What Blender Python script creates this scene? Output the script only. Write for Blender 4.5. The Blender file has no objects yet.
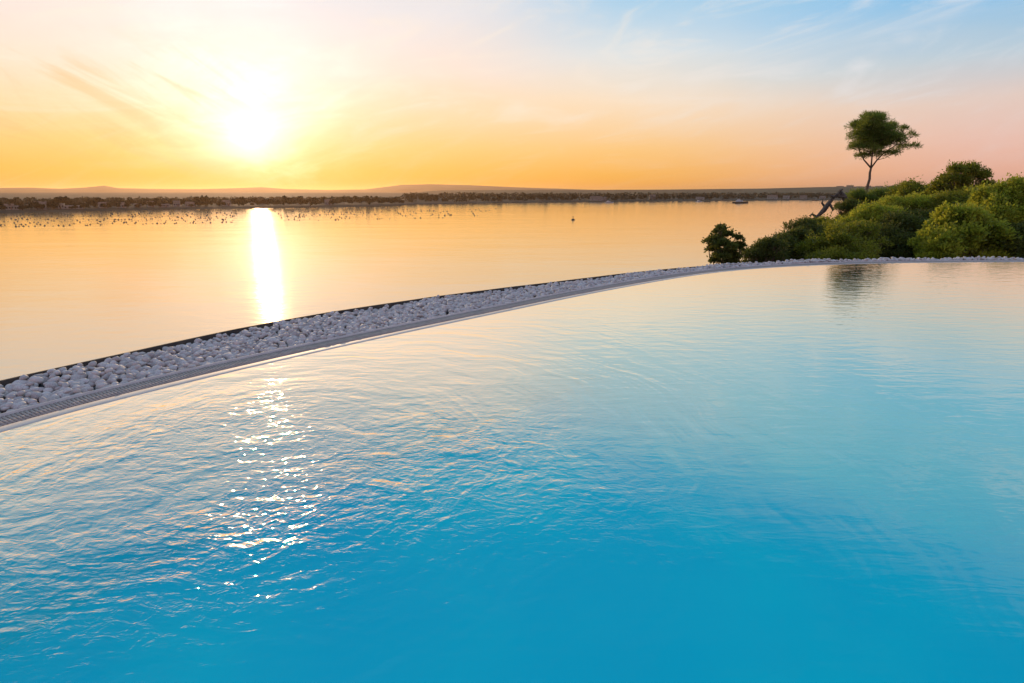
import bpy, bmesh, math, random
import numpy as np
from mathutils import Vector
R = math.radians
C = bpy.context.scene.collection
SC = bpy.context.scene
rng = np.random.default_rng(7)
random.seed(7)

# ------------------------------------------------------------------ camera model
F_PX = 560.0; CAM_H = 1.5; HOR = 192.0; SEA = -13.5
PITCH = math.atan((341.5 - HOR) / F_PX)
def ray(px, py):
    dx = px - 512.0; dy = py - 341.5
    return dx, F_PX*math.cos(PITCH) - dy*math.sin(PITCH), -(dy*math.cos(PITCH) + F_PX*math.sin(PITCH))
def P(px, py, fwd):                       # a place seen at (px, py), fwd metres ahead
    x, y, z = ray(px, py); t = fwd / y
    return np.array([x*t, fwd, CAM_H + z*t])
def S(px, py, z0=SEA):                    # a place on the level z0
    x, y, z = ray(px, py); t = (z0 - CAM_H) / z
    return np.array([x*t, y*t, z0])

SUN_AZ = R(-23.6); SUN_EL = R(5.0)
SUN = np.array([math.sin(SUN_AZ)*math.cos(SUN_EL), math.cos(SUN_AZ)*math.cos(SUN_EL), math.sin(SUN_EL)])

# ------------------------------------------------------------------ object helpers
def put(name, verts, faces, mat=None, parent=None, smooth=False):
    me = bpy.data.meshes.new(name)
    verts = np.asarray(verts, dtype=np.float32)
    if isinstance(faces, np.ndarray):
        n, k = faces.shape
        me.vertices.add(len(verts)); me.vertices.foreach_set('co', verts.ravel())
        me.loops.add(n*k); me.loops.foreach_set('vertex_index', faces.astype(np.int32).ravel())
        me.polygons.add(n); me.polygons.foreach_set('loop_start', np.arange(0, n*k, k, dtype=np.int32))
        me.update(calc_edges=True); me.validate()
    else:
        me.from_pydata(verts.tolist(), [], faces); me.update()
    if smooth: me.polygons.foreach_set('use_smooth', [True]*len(me.polygons))
    if mat: me.materials.append(mat)
    o = bpy.data.objects.new(name, me); C.objects.link(o)
    if parent: o.parent = parent
    return o
def tag(o, label, cat, group=None):
    o['label'] = label; o['category'] = cat
    if group: o['group'] = group
    return o
def struct(o, kind='structure'):
    o['kind'] = kind; return o
def empty(name, loc, rz=0.0):
    o = bpy.data.objects.new(name, None); C.objects.link(o)
    o.location = [float(v) for v in loc]; o.rotation_euler = (0, 0, rz); return o
def copy_tree(o, parent=None):
    c = o.copy(); C.objects.link(c)
    if parent: c.parent = parent
    for ch in list(o.children): copy_tree(ch, c)
    return c
class MB:
    def __init__(s): s.v = []; s.f = []
    def add(s, v, f):
        b = len(s.v); s.v += [tuple(map(float, p)) for p in v]; s.f += [[i+b for i in q] for q in f]
    def box(s, c, d, rz=0.0, taper=1.0):
        cx, cy, cz = c; a, b, h = d[0]/2, d[1]/2, d[2]/2; ca, sa = math.cos(rz), math.sin(rz); v = []
        for z, k in ((-h, 1), (h, taper)):
            for x, y in ((-a, -b), (a, -b), (a, b), (-a, b)):
                x, y = x*k, y*k; v.append((cx + x*ca - y*sa, cy + x*sa + y*ca, cz + z))
        s.add(v, [[0,3,2,1],[4,5,6,7],[0,1,5,4],[1,2,6,5],[2,3,7,6],[3,0,4,7]])
    def tube(s, pts, rad, n=7):
        pts = [Vector(p) for p in pts]; v = []; f = []
        for i, p in enumerate(pts):
            t = (pts[min(i+1, len(pts)-1)] - pts[max(i-1, 0)]).normalized()
            a = t.cross(Vector((0, 0, 1)) if abs(t.z) < .9 else Vector((1, 0, 0))).normalized(); b = t.cross(a)
            for k in range(n):
                w = 2*math.pi*k/n; v.append(p + (a*math.cos(w) + b*math.sin(w))*rad[i])
        for i in range(len(pts)-1):
            for k in range(n): f.append([i*n+k, i*n+(k+1) % n, (i+1)*n+(k+1) % n, (i+1)*n+k])
        f.append(list(range(n))[::-1]); f.append([(len(pts)-1)*n+k for k in range(n)])
        s.add(v, f)
    def lathe(s, prof, c=(0, 0, 0), n=12):
        v = []; f = []
        for r, z in prof:
            for k in range(n):
                w = 2*math.pi*k/n; v.append((c[0]+r*math.cos(w), c[1]+r*math.sin(w), c[2]+z))
        for i in range(len(prof)-1):
            for k in range(n): f.append([i*n+k, i*n+(k+1) % n, (i+1)*n+(k+1) % n, (i+1)*n+k])
        f.append(list(range(n))[::-1]); f.append([(len(prof)-1)*n+k for k in range(n)])
        s.add(v, f)
    def build(s, name, mat, parent=None, smooth=False): return put(name, s.v, s.f, mat, parent, smooth)

# ------------------------------------------------------------------ node helpers
class NT:
    def __init__(s, tree): s.t = tree; s.n = tree.nodes; s.l = tree.links
    def new(s, ty, **kw):
        n = s.n.new(ty)
        for k, v in kw.items(): setattr(n, k, v)
        return n
    def set(s, sock, v):
        if isinstance(v, bpy.types.NodeSocket): s.l.new(v, sock)
        elif v is not None: sock.default_value = v
    def m(s, op, a, b=None, c=None, clamp=False):
        n = s.new('ShaderNodeMath', operation=op, use_clamp=clamp)
        for i, v in enumerate((a, b, c)):
            if v is not None: s.set(n.inputs[i], v)
        return n.outputs[0]
    def mix(s, f, a, b, mode='MIX'):
        n = s.new('ShaderNodeMix', data_type='RGBA', blend_type=mode)
        s.set(n.inputs[0], f)
        for i, v in ((6, a), (7, b)):
            if isinstance(v, (tuple, list)): v = tuple(v) + ((1,) if len(v) == 3 else ())
            s.set(n.inputs[i], v)
        return n.outputs[2]
    def ss(s, x, a, b, c=0.0, d=1.0):
        n = s.new('ShaderNodeMapRange', interpolation_type='SMOOTHSTEP')
        for i, v in enumerate((x, a, b, c, d)): s.set(n.inputs[i], v)
        return n.outputs[0]
    def xyz(s, x=0, y=0, z=0):
        n = s.new('ShaderNodeCombineXYZ')
        for i, v in enumerate((x, y, z)): s.set(n.inputs[i], v)
        return n.outputs[0]
    def sep(s, v):
        n = s.new('ShaderNodeSeparateXYZ'); s.l.new(v, n.inputs[0]); return n.outputs
    def noise(s, vec, scale=1.0, detail=3.0, rough=.5, dist=0.0, color=False):
        n = s.new('ShaderNodeTexNoise'); s.set(n.inputs['Vector'], vec)
        n.inputs['Scale'].default_value = scale; n.inputs['Detail'].default_value = detail
        n.inputs['Roughness'].default_value = rough; n.inputs['Distortion'].default_value = dist
        return n.outputs[1] if color else n.outputs[0]
    def ramp(s, f, stops, interp='LINEAR'):
        n = s.new('ShaderNodeValToRGB'); cr = n.color_ramp; cr.interpolation = interp
        while len(cr.elements) < len(stops): cr.elements.new(.5)
        for e, (p, c) in zip(cr.elements, stops): e.position = p; e.color = tuple(c) + (1,)
        s.set(n.inputs[0], f); return n.outputs[0]
def lin(r, g, b, k=1.0):
    def q(c):
        c /= 255.0; return (c/12.92 if c <= .04045 else ((c+.055)/1.055)**2.4)*k
    return (q(r), q(g), q(b))
def mat(name):
    m = bpy.data.materials.new(name); m.use_nodes = True; t = NT(m.node_tree)
    for n in list(t.n): t.n.remove(n)
    out = t.new('ShaderNodeOutputMaterial'); return m, t, out
def simple(name, ca, cb, scale=3.0, rough=.7, bump=0.0, spec=.4, obj_var=0.0, metal=0.0, detail=4.0):
    m, t, out = mat(name)
    p = t.new('ShaderNodeBsdfPrincipled'); co = t.new('ShaderNodeTexCoord').outputs['Object']
    n = t.noise(co, scale, detail, .6)
    c = t.mix(t.ss(n, .32, .68), ca, cb)
    if obj_var:
        r = t.new('ShaderNodeObjectInfo').outputs['Random']
        hs = t.new('ShaderNodeHueSaturation'); t.set(hs.inputs['Value'], t.m('MULTIPLY_ADD', r, obj_var, 1-obj_var/2)); t.set(hs.inputs['Color'], c); c = hs.outputs[0]
    t.set(p.inputs['Base Color'], c); p.inputs['Roughness'].default_value = rough
    p.inputs['Specular IOR Level'].default_value = spec; p.inputs['Metallic'].default_value = metal
    if bump:
        b = t.new('ShaderNodeBump'); b.inputs['Strength'].default_value = 1; b.inputs['Distance'].default_value = bump
        t.set(b.inputs['Height'], n); t.set(p.inputs['Normal'], b.outputs[0])
    t.l.new(p.outputs[0], out.inputs[0]); return m
def leafmat(name, ca, cb, trans, scale=1.2, tw=.45):
    m, t, out = mat(name)
    co = t.new('ShaderNodeTexCoord').outputs['Object']
    c = t.mix(t.ss(t.noise(co, scale, 3), .35, .65), ca, cb)
    v = t.noise(co, 23.0, 1); hs = t.new('ShaderNodeHueSaturation'); t.set(hs.inputs['Value'], t.m('MULTIPLY_ADD', v, 1.3, .35)); t.set(hs.inputs['Color'], c)
    p = t.new('ShaderNodeBsdfPrincipled'); t.set(p.inputs['Base Color'], hs.outputs[0]); p.inputs['Roughness'].default_value = .55; p.inputs['Specular IOR Level'].default_value = .3
    tr = t.new('ShaderNodeBsdfTranslucent'); h2 = t.mix(v, tuple(.6*x for x in trans), tuple(1.4*x for x in trans)); t.set(tr.inputs[0], h2)
    mx = t.new('ShaderNodeMixShader'); mx.inputs[0].default_value = tw
    t.l.new(p.outputs[0], mx.inputs[1]); t.l.new(tr.outputs[0], mx.inputs[2]); t.l.new(mx.outputs[0], out.inputs[0]); return m

# ------------------------------------------------------------------ sky
w = bpy.data.worlds.new('World'); SC.world = w; w.use_nodes = True
t = NT(w.node_tree)
for n in list(t.n): t.n.remove(n)
out = t.new('ShaderNodeOutputWorld'); bg = t.new('ShaderNodeBackground'); bg.inputs[1].default_value = .1
sky = t.new('ShaderNodeTexSky', sky_type='NISHITA', sun_disc=False)
sky.sun_elevation = SUN_EL; sky.sun_rotation = SUN_AZ; sky.air_density = 1.4; sky.dust_density = 2.5
d = t.new('ShaderNodeTexCoord').outputs['Generated']
nrm = t.new('ShaderNodeVectorMath', operation='NORMALIZE'); t.l.new(d, nrm.inputs[0]); d = nrm.outputs[0]
dx, dy, dz = t.sep(d)
el = t.m('MULTIPLY', t.m('ARCSINE', dz), 180/math.pi)                       # degrees above the horizon
hl = t.m('SQRT', t.m('ADD', t.m('MULTIPLY', dx, dx), t.m('ADD', t.m('MULTIPLY', dy, dy), 1e-6)))
ca = t.m('DIVIDE', t.m('ADD', t.m('MULTIPLY', dx, math.sin(SUN_AZ)), t.m('MULTIPLY', dy, math.cos(SUN_AZ))), hl)
azd = t.m('MULTIPLY', t.m('ARCCOSINE', t.m('MINIMUM', t.m('MAXIMUM', ca, -1.0), 1.0)), 180/math.pi)
dt = t.new('ShaderNodeVectorMath', operation='DOT_PRODUCT'); t.l.new(d, dt.inputs[0]); dt.inputs[1].default_value = tuple(SUN)
ang = t.m('MULTIPLY', t.m('ARCCOSINE', t.m('MINIMUM', dt.outputs['Value'], 1.0)), 180/math.pi)
az = t.m('MULTIPLY', t.m('ARCTAN2', dx, dy), 180/math.pi)
warp = t.noise(t.xyz(t.m('MULTIPLY', az, .03), t.m('MULTIPLY', el, .09), 3.0), 1.0, 4, .55)
e2 = t.m('ADD', el, t.m('MULTIPLY', t.m('SUBTRACT', warp, .5), t.ss(el, 1, 12, 0.5, 5.0)))
u = t.m('DIVIDE', t.m('MAXIMUM', e2, 0.0), 90.0)
def E(stops): return [(max(0, a)/90.0, lin(*c)) for a, c in stops]
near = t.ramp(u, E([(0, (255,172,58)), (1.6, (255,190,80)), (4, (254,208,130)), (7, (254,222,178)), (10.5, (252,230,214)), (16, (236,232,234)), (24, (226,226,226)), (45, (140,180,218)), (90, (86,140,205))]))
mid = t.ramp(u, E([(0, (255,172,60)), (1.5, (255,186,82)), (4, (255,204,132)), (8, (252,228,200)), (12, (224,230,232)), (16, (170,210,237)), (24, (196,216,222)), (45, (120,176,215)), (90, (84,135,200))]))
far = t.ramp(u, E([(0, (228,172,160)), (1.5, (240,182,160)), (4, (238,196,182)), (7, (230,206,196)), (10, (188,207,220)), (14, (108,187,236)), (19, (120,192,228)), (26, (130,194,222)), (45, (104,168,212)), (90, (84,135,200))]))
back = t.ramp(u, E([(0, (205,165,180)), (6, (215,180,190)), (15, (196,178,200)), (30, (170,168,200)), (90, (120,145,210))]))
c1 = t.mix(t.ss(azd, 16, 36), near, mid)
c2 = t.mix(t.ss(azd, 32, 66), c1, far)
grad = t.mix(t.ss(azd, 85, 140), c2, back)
# thin high cloud: long wisps slanting up to the right, and a darker veil left of the sun
def wisps(ang_deg, sx, sy, z, dist=1.2):
    a = R(ang_deg)
    ux = t.m('ADD', t.m('MULTIPLY', az, math.cos(a)*sx), t.m('MULTIPLY', el, math.sin(a)*sx))
    uy = t.m('ADD', t.m('MULTIPLY', az, -math.sin(a)*sy), t.m('MULTIPLY', el, math.cos(a)*sy))
    return t.noise(t.xyz(ux, uy, z), 1.0, 6, .6, dist)
w1 = t.ss(wisps(16, .05, .20, 1.0, 2.2), .48, .80); w2 = t.ss(wisps(6, .04, .26, 8.0, 2.4), .48, .78)
cl = t.m('MULTIPLY', t.m('MAXIMUM', w1, t.m('MULTIPLY', w2, .8)), t.ss(el, 3, 9, .25, 1.0))
grad = t.mix(t.m('MULTIPLY', cl, .6), grad, t.mix(t.ss(azd, 20, 60), lin(255,240,222), lin(232,232,236)))
w3 = t.ss(wisps(-26, .05, .28, 21.0, 1.8), .48, .70)
veil = t.m('MULTIPLY', w3, t.m('MULTIPLY', t.ss(az, -19, -27), t.m('MULTIPLY', t.ss(el, .2, 2.5), t.ss(el, 13, 8))))
grad = t.mix(t.m('MULTIPLY', veil, .55), grad, lin(246,186,120))
# glow of the sun behind the thin cloud
def gauss(sig, amp): return t.m('MULTIPLY', t.m('EXPONENT', t.m('MULTIPLY', t.m('POWER', t.m('DIVIDE', ang, sig), 2.0), -1.0)), amp)
wb = wisps(8, .11, .30, 33.0, 1.0); angw = t.m('MULTIPLY', ang, t.m('MULTIPLY_ADD', t.ss(wb, .3, .7), -.55, 1.3)); g1 = t.m('MULTIPLY', t.m('MULTIPLY', t.m('EXPONENT', t.m('DIVIDE', angw, -2.7)), 1.25), t.ss(el, 0, 2.0, .45, 1.0)); g2 = t.m('MULTIPLY', gauss(9.5, .20), t.ss(el, 0, 8, .0, 1.0)); g3 = t.m('MULTIPLY', t.m('EXPONENT', t.m('DIVIDE', ang, -14.0)), .05)
def scalec(v, col):
    n = t.new('ShaderNodeVectorMath', operation='SCALE'); n.inputs[0].default_value = col; t.set(n.inputs['Scale'], v); return n.outputs[0]
def vadd(a, b):
    n = t.new('ShaderNodeVectorMath', operation='ADD'); t.set(n.inputs[0], a); t.set(n.inputs[1], b); return n.outputs[0]
tot = vadd(vadd(grad, scalec(g1, (1.0, .92, .86))), vadd(scalec(g2, (.8, .86, 1.05)), scalec(g3, (1.0, .62, .25))))
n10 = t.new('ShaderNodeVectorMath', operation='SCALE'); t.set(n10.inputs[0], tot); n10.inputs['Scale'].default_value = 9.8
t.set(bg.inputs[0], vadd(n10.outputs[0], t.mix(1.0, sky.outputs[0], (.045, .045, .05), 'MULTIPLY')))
t.l.new(bg.outputs[0], out.inputs[0])

sun = bpy.data.lights.new('sun', 'SUN'); sun.energy = 2.1; sun.angle = R(.5); sun.color = (1.0, .66, .36)
so = bpy.data.objects.new('sun', sun); C.objects.link(so)
so.rotation_euler = Vector(tuple(-SUN)).to_track_quat('-Z', 'Y').to_euler()

cam = bpy.data.cameras.new('camera'); cam.sensor_width = 36; cam.lens = F_PX/1024*36; cam.clip_start = .05; cam.clip_end = 40000
co_ = bpy.data.objects.new('camera', cam); C.objects.link(co_); co_.location = (0, 0, CAM_H)
co_.rotation_euler = (math.pi/2 - PITCH, 0, 0); SC.camera = co_

SC.view_settings.view_transform = 'Standard'; SC.view_settings.look = 'None'; SC.view_settings.gamma = 1; SC.view_settings.exposure = 0
SC.render.engine = 'CYCLES'; SC.cycles.use_denoising = True
try: SC.cycles.denoiser = 'OPENIMAGEDENOISE'
except Exception: pass
SC.cycles.max_bounces = 8; SC.cycles.transparent_max_bounces = 10; SC.cycles.volume_bounces = 0
SC.cycles.caustics_reflective = False; SC.cycles.caustics_refractive = False; SC.cycles.sample_clamp_indirect = 6

# ------------------------------------------------------------------ sea
m, t, out = mat('sea_water')
pos = t.new('ShaderNodeNewGeometry').outputs['Position']; px_, py_, pz_ = t.sep(pos)
n1 = t.noise(t.xyz(t.m('MULTIPLY', px_, .30), t.m('MULTIPLY', py_, .55)), 1.0, 3, .6)
n2 = t.noise(t.xyz(t.m('MULTIPLY', px_, .018), t.m('MULTIPLY', py_, .05)), 1.0, 3, .55)
n3 = t.noise(t.xyz(t.m('MULTIPLY', px_, .003), t.m('MULTIPLY', py_, .012)), 1.0, 3, .55)
h = t.m('ADD', t.m('MULTIPLY', n1, .08), t.m('MULTIPLY', n2, .27))
b = t.new('ShaderNodeBump'); b.inputs['Strength'].default_value = .55; b.inputs['Distance'].default_value = 1.0; t.set(b.inputs['Height'], h)
gl = t.new('ShaderNodeBsdfGlossy'); gl.inputs['Color'].default_value = (1.0, .89, .72, 1)
t.set(gl.inputs['Roughness'], t.m('MULTIPLY_ADD', n3, .06, .07)); t.l.new(b.outputs[0], gl.inputs['Normal'])
df = t.new('ShaderNodeBsdfDiffuse'); df.inputs[0].default_value = (.42, .30, .16, 1)
fr = t.new('ShaderNodeFresnel'); fr.inputs[0].default_value = 1.45
mx = t.new('ShaderNodeMixShader'); t.set(mx.inputs[0], t.m('MULTIPLY_ADD', fr.outputs[0], .5, .55, clamp=True))
t.l.new(df.outputs[0], mx.inputs[1]); t.l.new(gl.outputs[0], mx.inputs[2]); t.l.new(mx.outputs[0], out.inputs[0])
SEA_M = m
struct(put('sea', [(-11500, -5500, SEA), (11500, -5500, SEA), (11500, 11500, SEA), (-11500, 11500, SEA)], [[0, 1, 2, 3]], SEA_M))

# ------------------------------------------------------------------ pool edge curve
ctrl = np.array([(-6.2,-9.0),(-5.6,-5.0),(-4.9,-1.5),(-4.35,.6),(-3.88,2.1),(-3.33,3.36),(-2.99,3.9),(-2.55,4.48),(-1.98,5.15),(-1.22,5.98),(-.14,7.10),(1.38,8.65),(3.4,10.42),(5.1,11.42),(7.2,12.08),(9.5,12.38),(12.0,12.5),(15.0,12.45),(19.0,12.2),(24.0,11.6)])
def catmull(p, step=.02):
    o = []
    for i in range(1, len(p)-2):
        p0, p1, p2, p3 = p[i-1], p[i], p[i+1], p[i+2]
        n = max(2, int(np.linalg.norm(p2-p1)/step))
        u = np.linspace(0, 1, n, endpoint=False)[:, None]
        o.append(.5*((2*p1) + (-p0+p2)*u + (2*p0-5*p1+4*p2-p3)*u**2 + (-p0+3*p1-3*p2+p3)*u**3))
    return np.vstack(o)
cv = catmull(ctrl)
k = 41; pad = np.vstack([np.repeat(cv[:1], k//2, 0), cv, np.repeat(cv[-1:], k//2, 0)])
cv = np.stack([np.convolve(pad[:, i], np.ones(k)/k, 'valid') for i in (0, 1)], 1)[30:-30]
seg = np.r_[0, np.cumsum(np.linalg.norm(np.diff(cv, axis=0), axis=1))]
Ltot = seg[-1]
tan = np.gradient(cv, axis=0); tan /= np.linalg.norm(tan, axis=1)[:, None]
nor = np.stack([-tan[:, 1], tan[:, 0]], 1)
def at(s, off=0.0):
    x = np.interp(s, seg, cv[:, 0]); y = np.interp(s, seg, cv[:, 1])
    nx = np.interp(s, seg, nor[:, 0]); ny = np.interp(s, seg, nor[:, 1])
    return np.stack([x+nx*off, y+ny*off], -1)
def width(s):
    x = np.interp(s, seg, cv[:, 0]); return np.interp(x, [-3.6, -3.2, -2.55, -1.98, -1.2, -.14, 1.4, 3.4, 5.1, 9], [1.17, 1.22, 1.36, 1.50, 1.56, 1.47, 1.13, .84, .68, .60]) + .005*np.sin(s*1.9) + .003*np.sin(s*5.3)
S_ = np.arange(0, Ltot, .1)
def sweep(name, prof, mt, parent=None, smooth=False, closed=True, ss=None):
    """prof: list of (offset function or number, z)"""
    ss = S_ if ss is None else ss
    V = []
    for o_, z in prof:
        off = o_(ss) if callable(o_) else o_
        p = at(ss, off) if not np.ndim(off) else np.stack([at(ss, 0)[:, 0] + np.interp(ss, seg, nor[:, 0])*off, at(ss, 0)[:, 1] + np.interp(ss, seg, nor[:, 1])*off], -1)
        V.append(np.c_[p, np.full(len(ss), z)])
    n = len(ss); k = len(prof); V = np.vstack(V); F = []
    for j in range(k if closed else k-1):
        j2 = (j+1) % k
        a = np.arange(n-1); F.append(np.stack([j*n+a, j*n+a+1, j2*n+a+1, j2*n+a], 1))
    return put(name, V, np.vstack(F), mt, parent, smooth)

M_lip = simple('wet_rendered_lip', (.62,.52,.43), (.72,.62,.52), 9, .65, .0006, .6)
M_grate = simple('overflow_grate_plastic', (.40,.31,.265), (.50,.40,.345), 20, .8)
M_strip = simple('white_trim', (.58,.52,.48), (.66,.6,.55), 12, .8)
M_wall = simple('dark_weathered_edge', (.045,.03,.022), (.09,.06,.04), 6, .7, .003)
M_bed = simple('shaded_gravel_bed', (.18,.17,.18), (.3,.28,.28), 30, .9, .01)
rim = empty('pool_rim', (*at(8.0, .06), 0)); rim.location = (0, 0, 0)
tag(rim, 'pale wet curved lip of the infinity pool between the water and the slotted grate', 'pool rim')
sweep('lip', [(-.03, .0), (.0, .003), (.03, .002), (.125, -.012), (.125, -.16), (-.03, -.16)], M_lip, rim, True)
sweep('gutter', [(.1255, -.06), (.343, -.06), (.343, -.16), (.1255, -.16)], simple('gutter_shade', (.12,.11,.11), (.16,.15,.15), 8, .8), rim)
# slotted grate: crossbars and three rods
ss = np.arange(.3, Ltot-.3, .024); n = len(ss); V = []; bw = .0070
for side in (-1, 1):
    for off, z in ((.130, -.012), (.338, -.012), (.338, -.040), (.130, -.040)):
        V.append(np.c_[at(ss + side*bw, off), np.full(n, z)])
V = np.stack(V, 1).reshape(-1, 3); base = np.arange(n)[:, None]*8
F = np.vstack([base + np.array(q) for q in ([0,1,5,4],[1,2,6,5],[2,3,7,6],[3,0,4,7],[0,3,2,1],[4,5,6,7])])
grate = put('overflow_grate', V, F, M_grate)
tag(grate, 'slotted grey overflow grate curving between the white stones and the pool lip', 'pool grate')
for off in (.160, .234, .306): sweep('rod', [(off, -.0135), (off+.008, -.0135), (off+.008, -.036), (off, -.036)], M_grate, grate)
strip = sweep('edge_strip', [(.3445, .004), (.358, .004), (.358, -.14), (.3445, -.14)], M_strip)
tag(strip, 'thin pale strip holding back the white stones beside the overflow grate', 'edging')
wl = sweep('retaining_wall', [(width, .004), (lambda s: width(s)+.035, .004), (lambda s: width(s)+.035, -.25), (lambda s: width(s)+.2, -.251), (lambda s: width(s)+.2, -3.6), (width, -3.6)], M_wall)
tag(wl, 'thin dark brown retaining edge along the outer side of the white stones', 'retaining wall')
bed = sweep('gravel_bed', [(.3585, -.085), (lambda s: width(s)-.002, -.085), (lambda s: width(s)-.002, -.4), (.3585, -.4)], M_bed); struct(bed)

# ------------------------------------------------------------------ white stones
M_stone = simple('white_stone', (.42,.36,.335), (.68,.59,.545), 9, .62, .0015, .35, .4)
def ico(sub):
    bm = bmesh.new(); bmesh.ops.create_icosphere(bm, subdivisions=sub, radius=1.0)
    v = np.array([q.co[:] for q in bm.verts]); f = np.array([[x.index for x in q.verts] for q in bm.faces]); bm.free(); return v, f
I2, I3 = ico(2), ico(3)
def stone_shape(base, seed):
    r = np.random.default_rng(seed); v = base.copy(); d = np.ones(len(v))
    for _ in range(7):
        q = r.normal(size=3); q /= np.linalg.norm(q); h_ = r.uniform(.55, .92); pr = v@q
        v -= np.outer(np.maximum(pr-h_, 0)*.8, q)
    for _ in range(4):
        q = r.normal(size=3)*1.6; v *= (1 + .06*np.sin(v@q + r.uniform(0, 6)))[:, None]
    return v * np.array([r.uniform(.85, 1.2), r.uniform(.75, 1.0), r.uniform(.55, .8)])
def rotm(r):
    a, b_, c_ = r.uniform(0, 6.28), r.normal()*.35, r.normal()*.35
    Z = np.array([[math.cos(a), -math.sin(a), 0], [math.sin(a), math.cos(a), 0], [0, 0, 1]])
    X = np.array([[1, 0, 0], [0, math.cos(b_), -math.sin(b_)], [0, math.sin(b_), math.cos(b_)]])
    Y = np.array([[math.cos(c_), 0, math.sin(c_)], [0, 1, 0], [-math.sin(c_), 0, math.cos(c_)]]); return Z@X@Y
stones = []
s = 2.0
while s < Ltot - .5:
    W_ = float(width(np.array([s]))[0]); o_ = .40
    while o_ < W_ - .035:
        ss_ = s + rng.normal()*.018; oo = min(max(o_ + rng.normal()*.018, .405), W_-.04)
        fall = -.010 + .012*math.sin(ss_*3) - .012*max(0, (oo-.4)/W_ - .75)*4 + .042*float(np.interp(at(ss_)[0], [1.5, 6], [0, 1]))
        rad = rng.uniform(.030, .060)
        stones.append((ss_, oo, fall - rad*.55 + rng.uniform(-.012, .006), rad))
        if rng.random() < .22: stones.append((ss_+.03, min(oo+.02, W_-.045), fall + rng.uniform(-.004, .008), rng.uniform(.026, .042)))
        o_ += .068
    s += .068
SA = np.array(stones); SP = np.c_[np.array([at(a, b_) for a, b_ in SA[:, :2]]), SA[:, 2]]
rel = SP - np.array([0, 0, CAM_H]); dist = np.linalg.norm(rel, axis=1)
dep = rel[:, 1]*math.cos(PITCH) - rel[:, 2]*math.sin(PITCH)
sx = 512 + F_PX*rel[:, 0]/np.where(dep > .1, dep, 1e9)
vis = (dep > .1) & (sx > -6) & (sx < 1030)
score = np.where(vis, SA[:, 3]/dist*(1+ (SA[:, 2] > -.04)*.15), -1)
order = np.argsort(-score); big = set(order[:300].tolist())
shapes3 = [stone_shape(I3[0], 100+i) for i in range(14)]; shapes2 = [stone_shape(I2[0], 200+i) for i in range(20)]
smesh = []
for i, v in enumerate(shapes3):
    o = put('white_stone', v, I3[1], M_stone, None, True); smesh.append(o.data); bpy.data.objects.remove(o)
V = []; F = []; nb = 0
for i in range(len(SP)):
    if i in big:
        o = bpy.data.objects.new('white_stone', smesh[i % 14]); C.objects.link(o)
        o.location = SP[i].tolist(); r_ = float(SA[i, 3]); o.scale = (r_, r_, r_)
        o.rotation_euler = (rng.normal()*.3, rng.normal()*.3, rng.uniform(0, 6.28))
        tag(o, 'rounded white stone in the nearer left stretch of the band of stones along the pool', 'stone', 'white stones in the near stretch of the pool edge band')
    else:
        v = shapes2[i % 20]@rotm(rng).T*SA[i, 3] + SP[i]; V.append(v); F.append(I2[1]+nb); nb += len(v)
o = put('white_stones_field', np.vstack(V), np.vstack(F), M_stone, None, True); struct(o, 'stuff')
o['label'] = 'mass of small white stones filling the farther band along the pool edge'

# ------------------------------------------------------------------ pool basin and water
edge = at(S_, -.029)
poly = [tuple(p) for p in edge] + [(24.0, 11.0), (24.0, .95), (-4.6, .95)]
poly = [p for p in poly if p[1] >= .95]
# basin: a graded shelf near the rim, then the deep floor
m, t, out = mat('blue_pool_lining')
p = t.new('ShaderNodeBsdfPrincipled'); pos = t.new('ShaderNodeNewGeometry').outputs['Position']
c = t.mix(t.ss(t.noise(pos, .35, 3), .3, .7), (.10, .76, .88), (.28, .96, .93))
br = t.new('ShaderNodeTexBrick'); br.offset = 0; br.inputs['Scale'].default_value = 1.0; br.inputs['Brick Width'].default_value = .05; br.inputs['Row Height'].default_value = .05; br.inputs['Mortar Size'].default_value = .004
t.l.new(pos, br.inputs['Vector']); t.set(br.inputs['Color1'], c); t.set(br.inputs['Color2'], c); br.inputs['Mortar'].default_value = (.55, .75, .8, 1)
t.set(p.inputs['Base Color'], t.mix(.10, c, br.outputs[0])); p.inputs['Roughness'].default_value = .5; t.l.new(p.outputs[0], out.inputs[0])
M_pool = m
pc = np.array(poly); cen = np.array([9.0, 5.0])
rings = [(0.0, -.003), (.15, -.5), (.25, -1.3), (3.5, -1.45)]
V = []; nP = len(pc)
e1 = np.roll(pc, -1, 0) - np.roll(pc, 1, 0); e1 /= np.linalg.norm(e1, axis=1)[:, None]; inn = np.stack([e1[:, 1], -e1[:, 0]], 1)
for k_, (off, z) in enumerate(rings[:3]): V.append(np.c_[pc + inn*off, np.full(nP, z)])
V.append(np.array([[9.0, 5.0, -1.5]])); V = np.vstack(V); F = []
for k_ in range(2):
    for i in range(nP): F.append([k_*nP+i, k_*nP+(i+1) % nP, (k_+1)*nP+(i+1) % nP, (k_+1)*nP+i])
for i in range(nP): F.append([2*nP+i, 2*nP+(i+1) % nP, 3*nP])
struct(put('pool_basin', V, F, M_pool))

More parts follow.
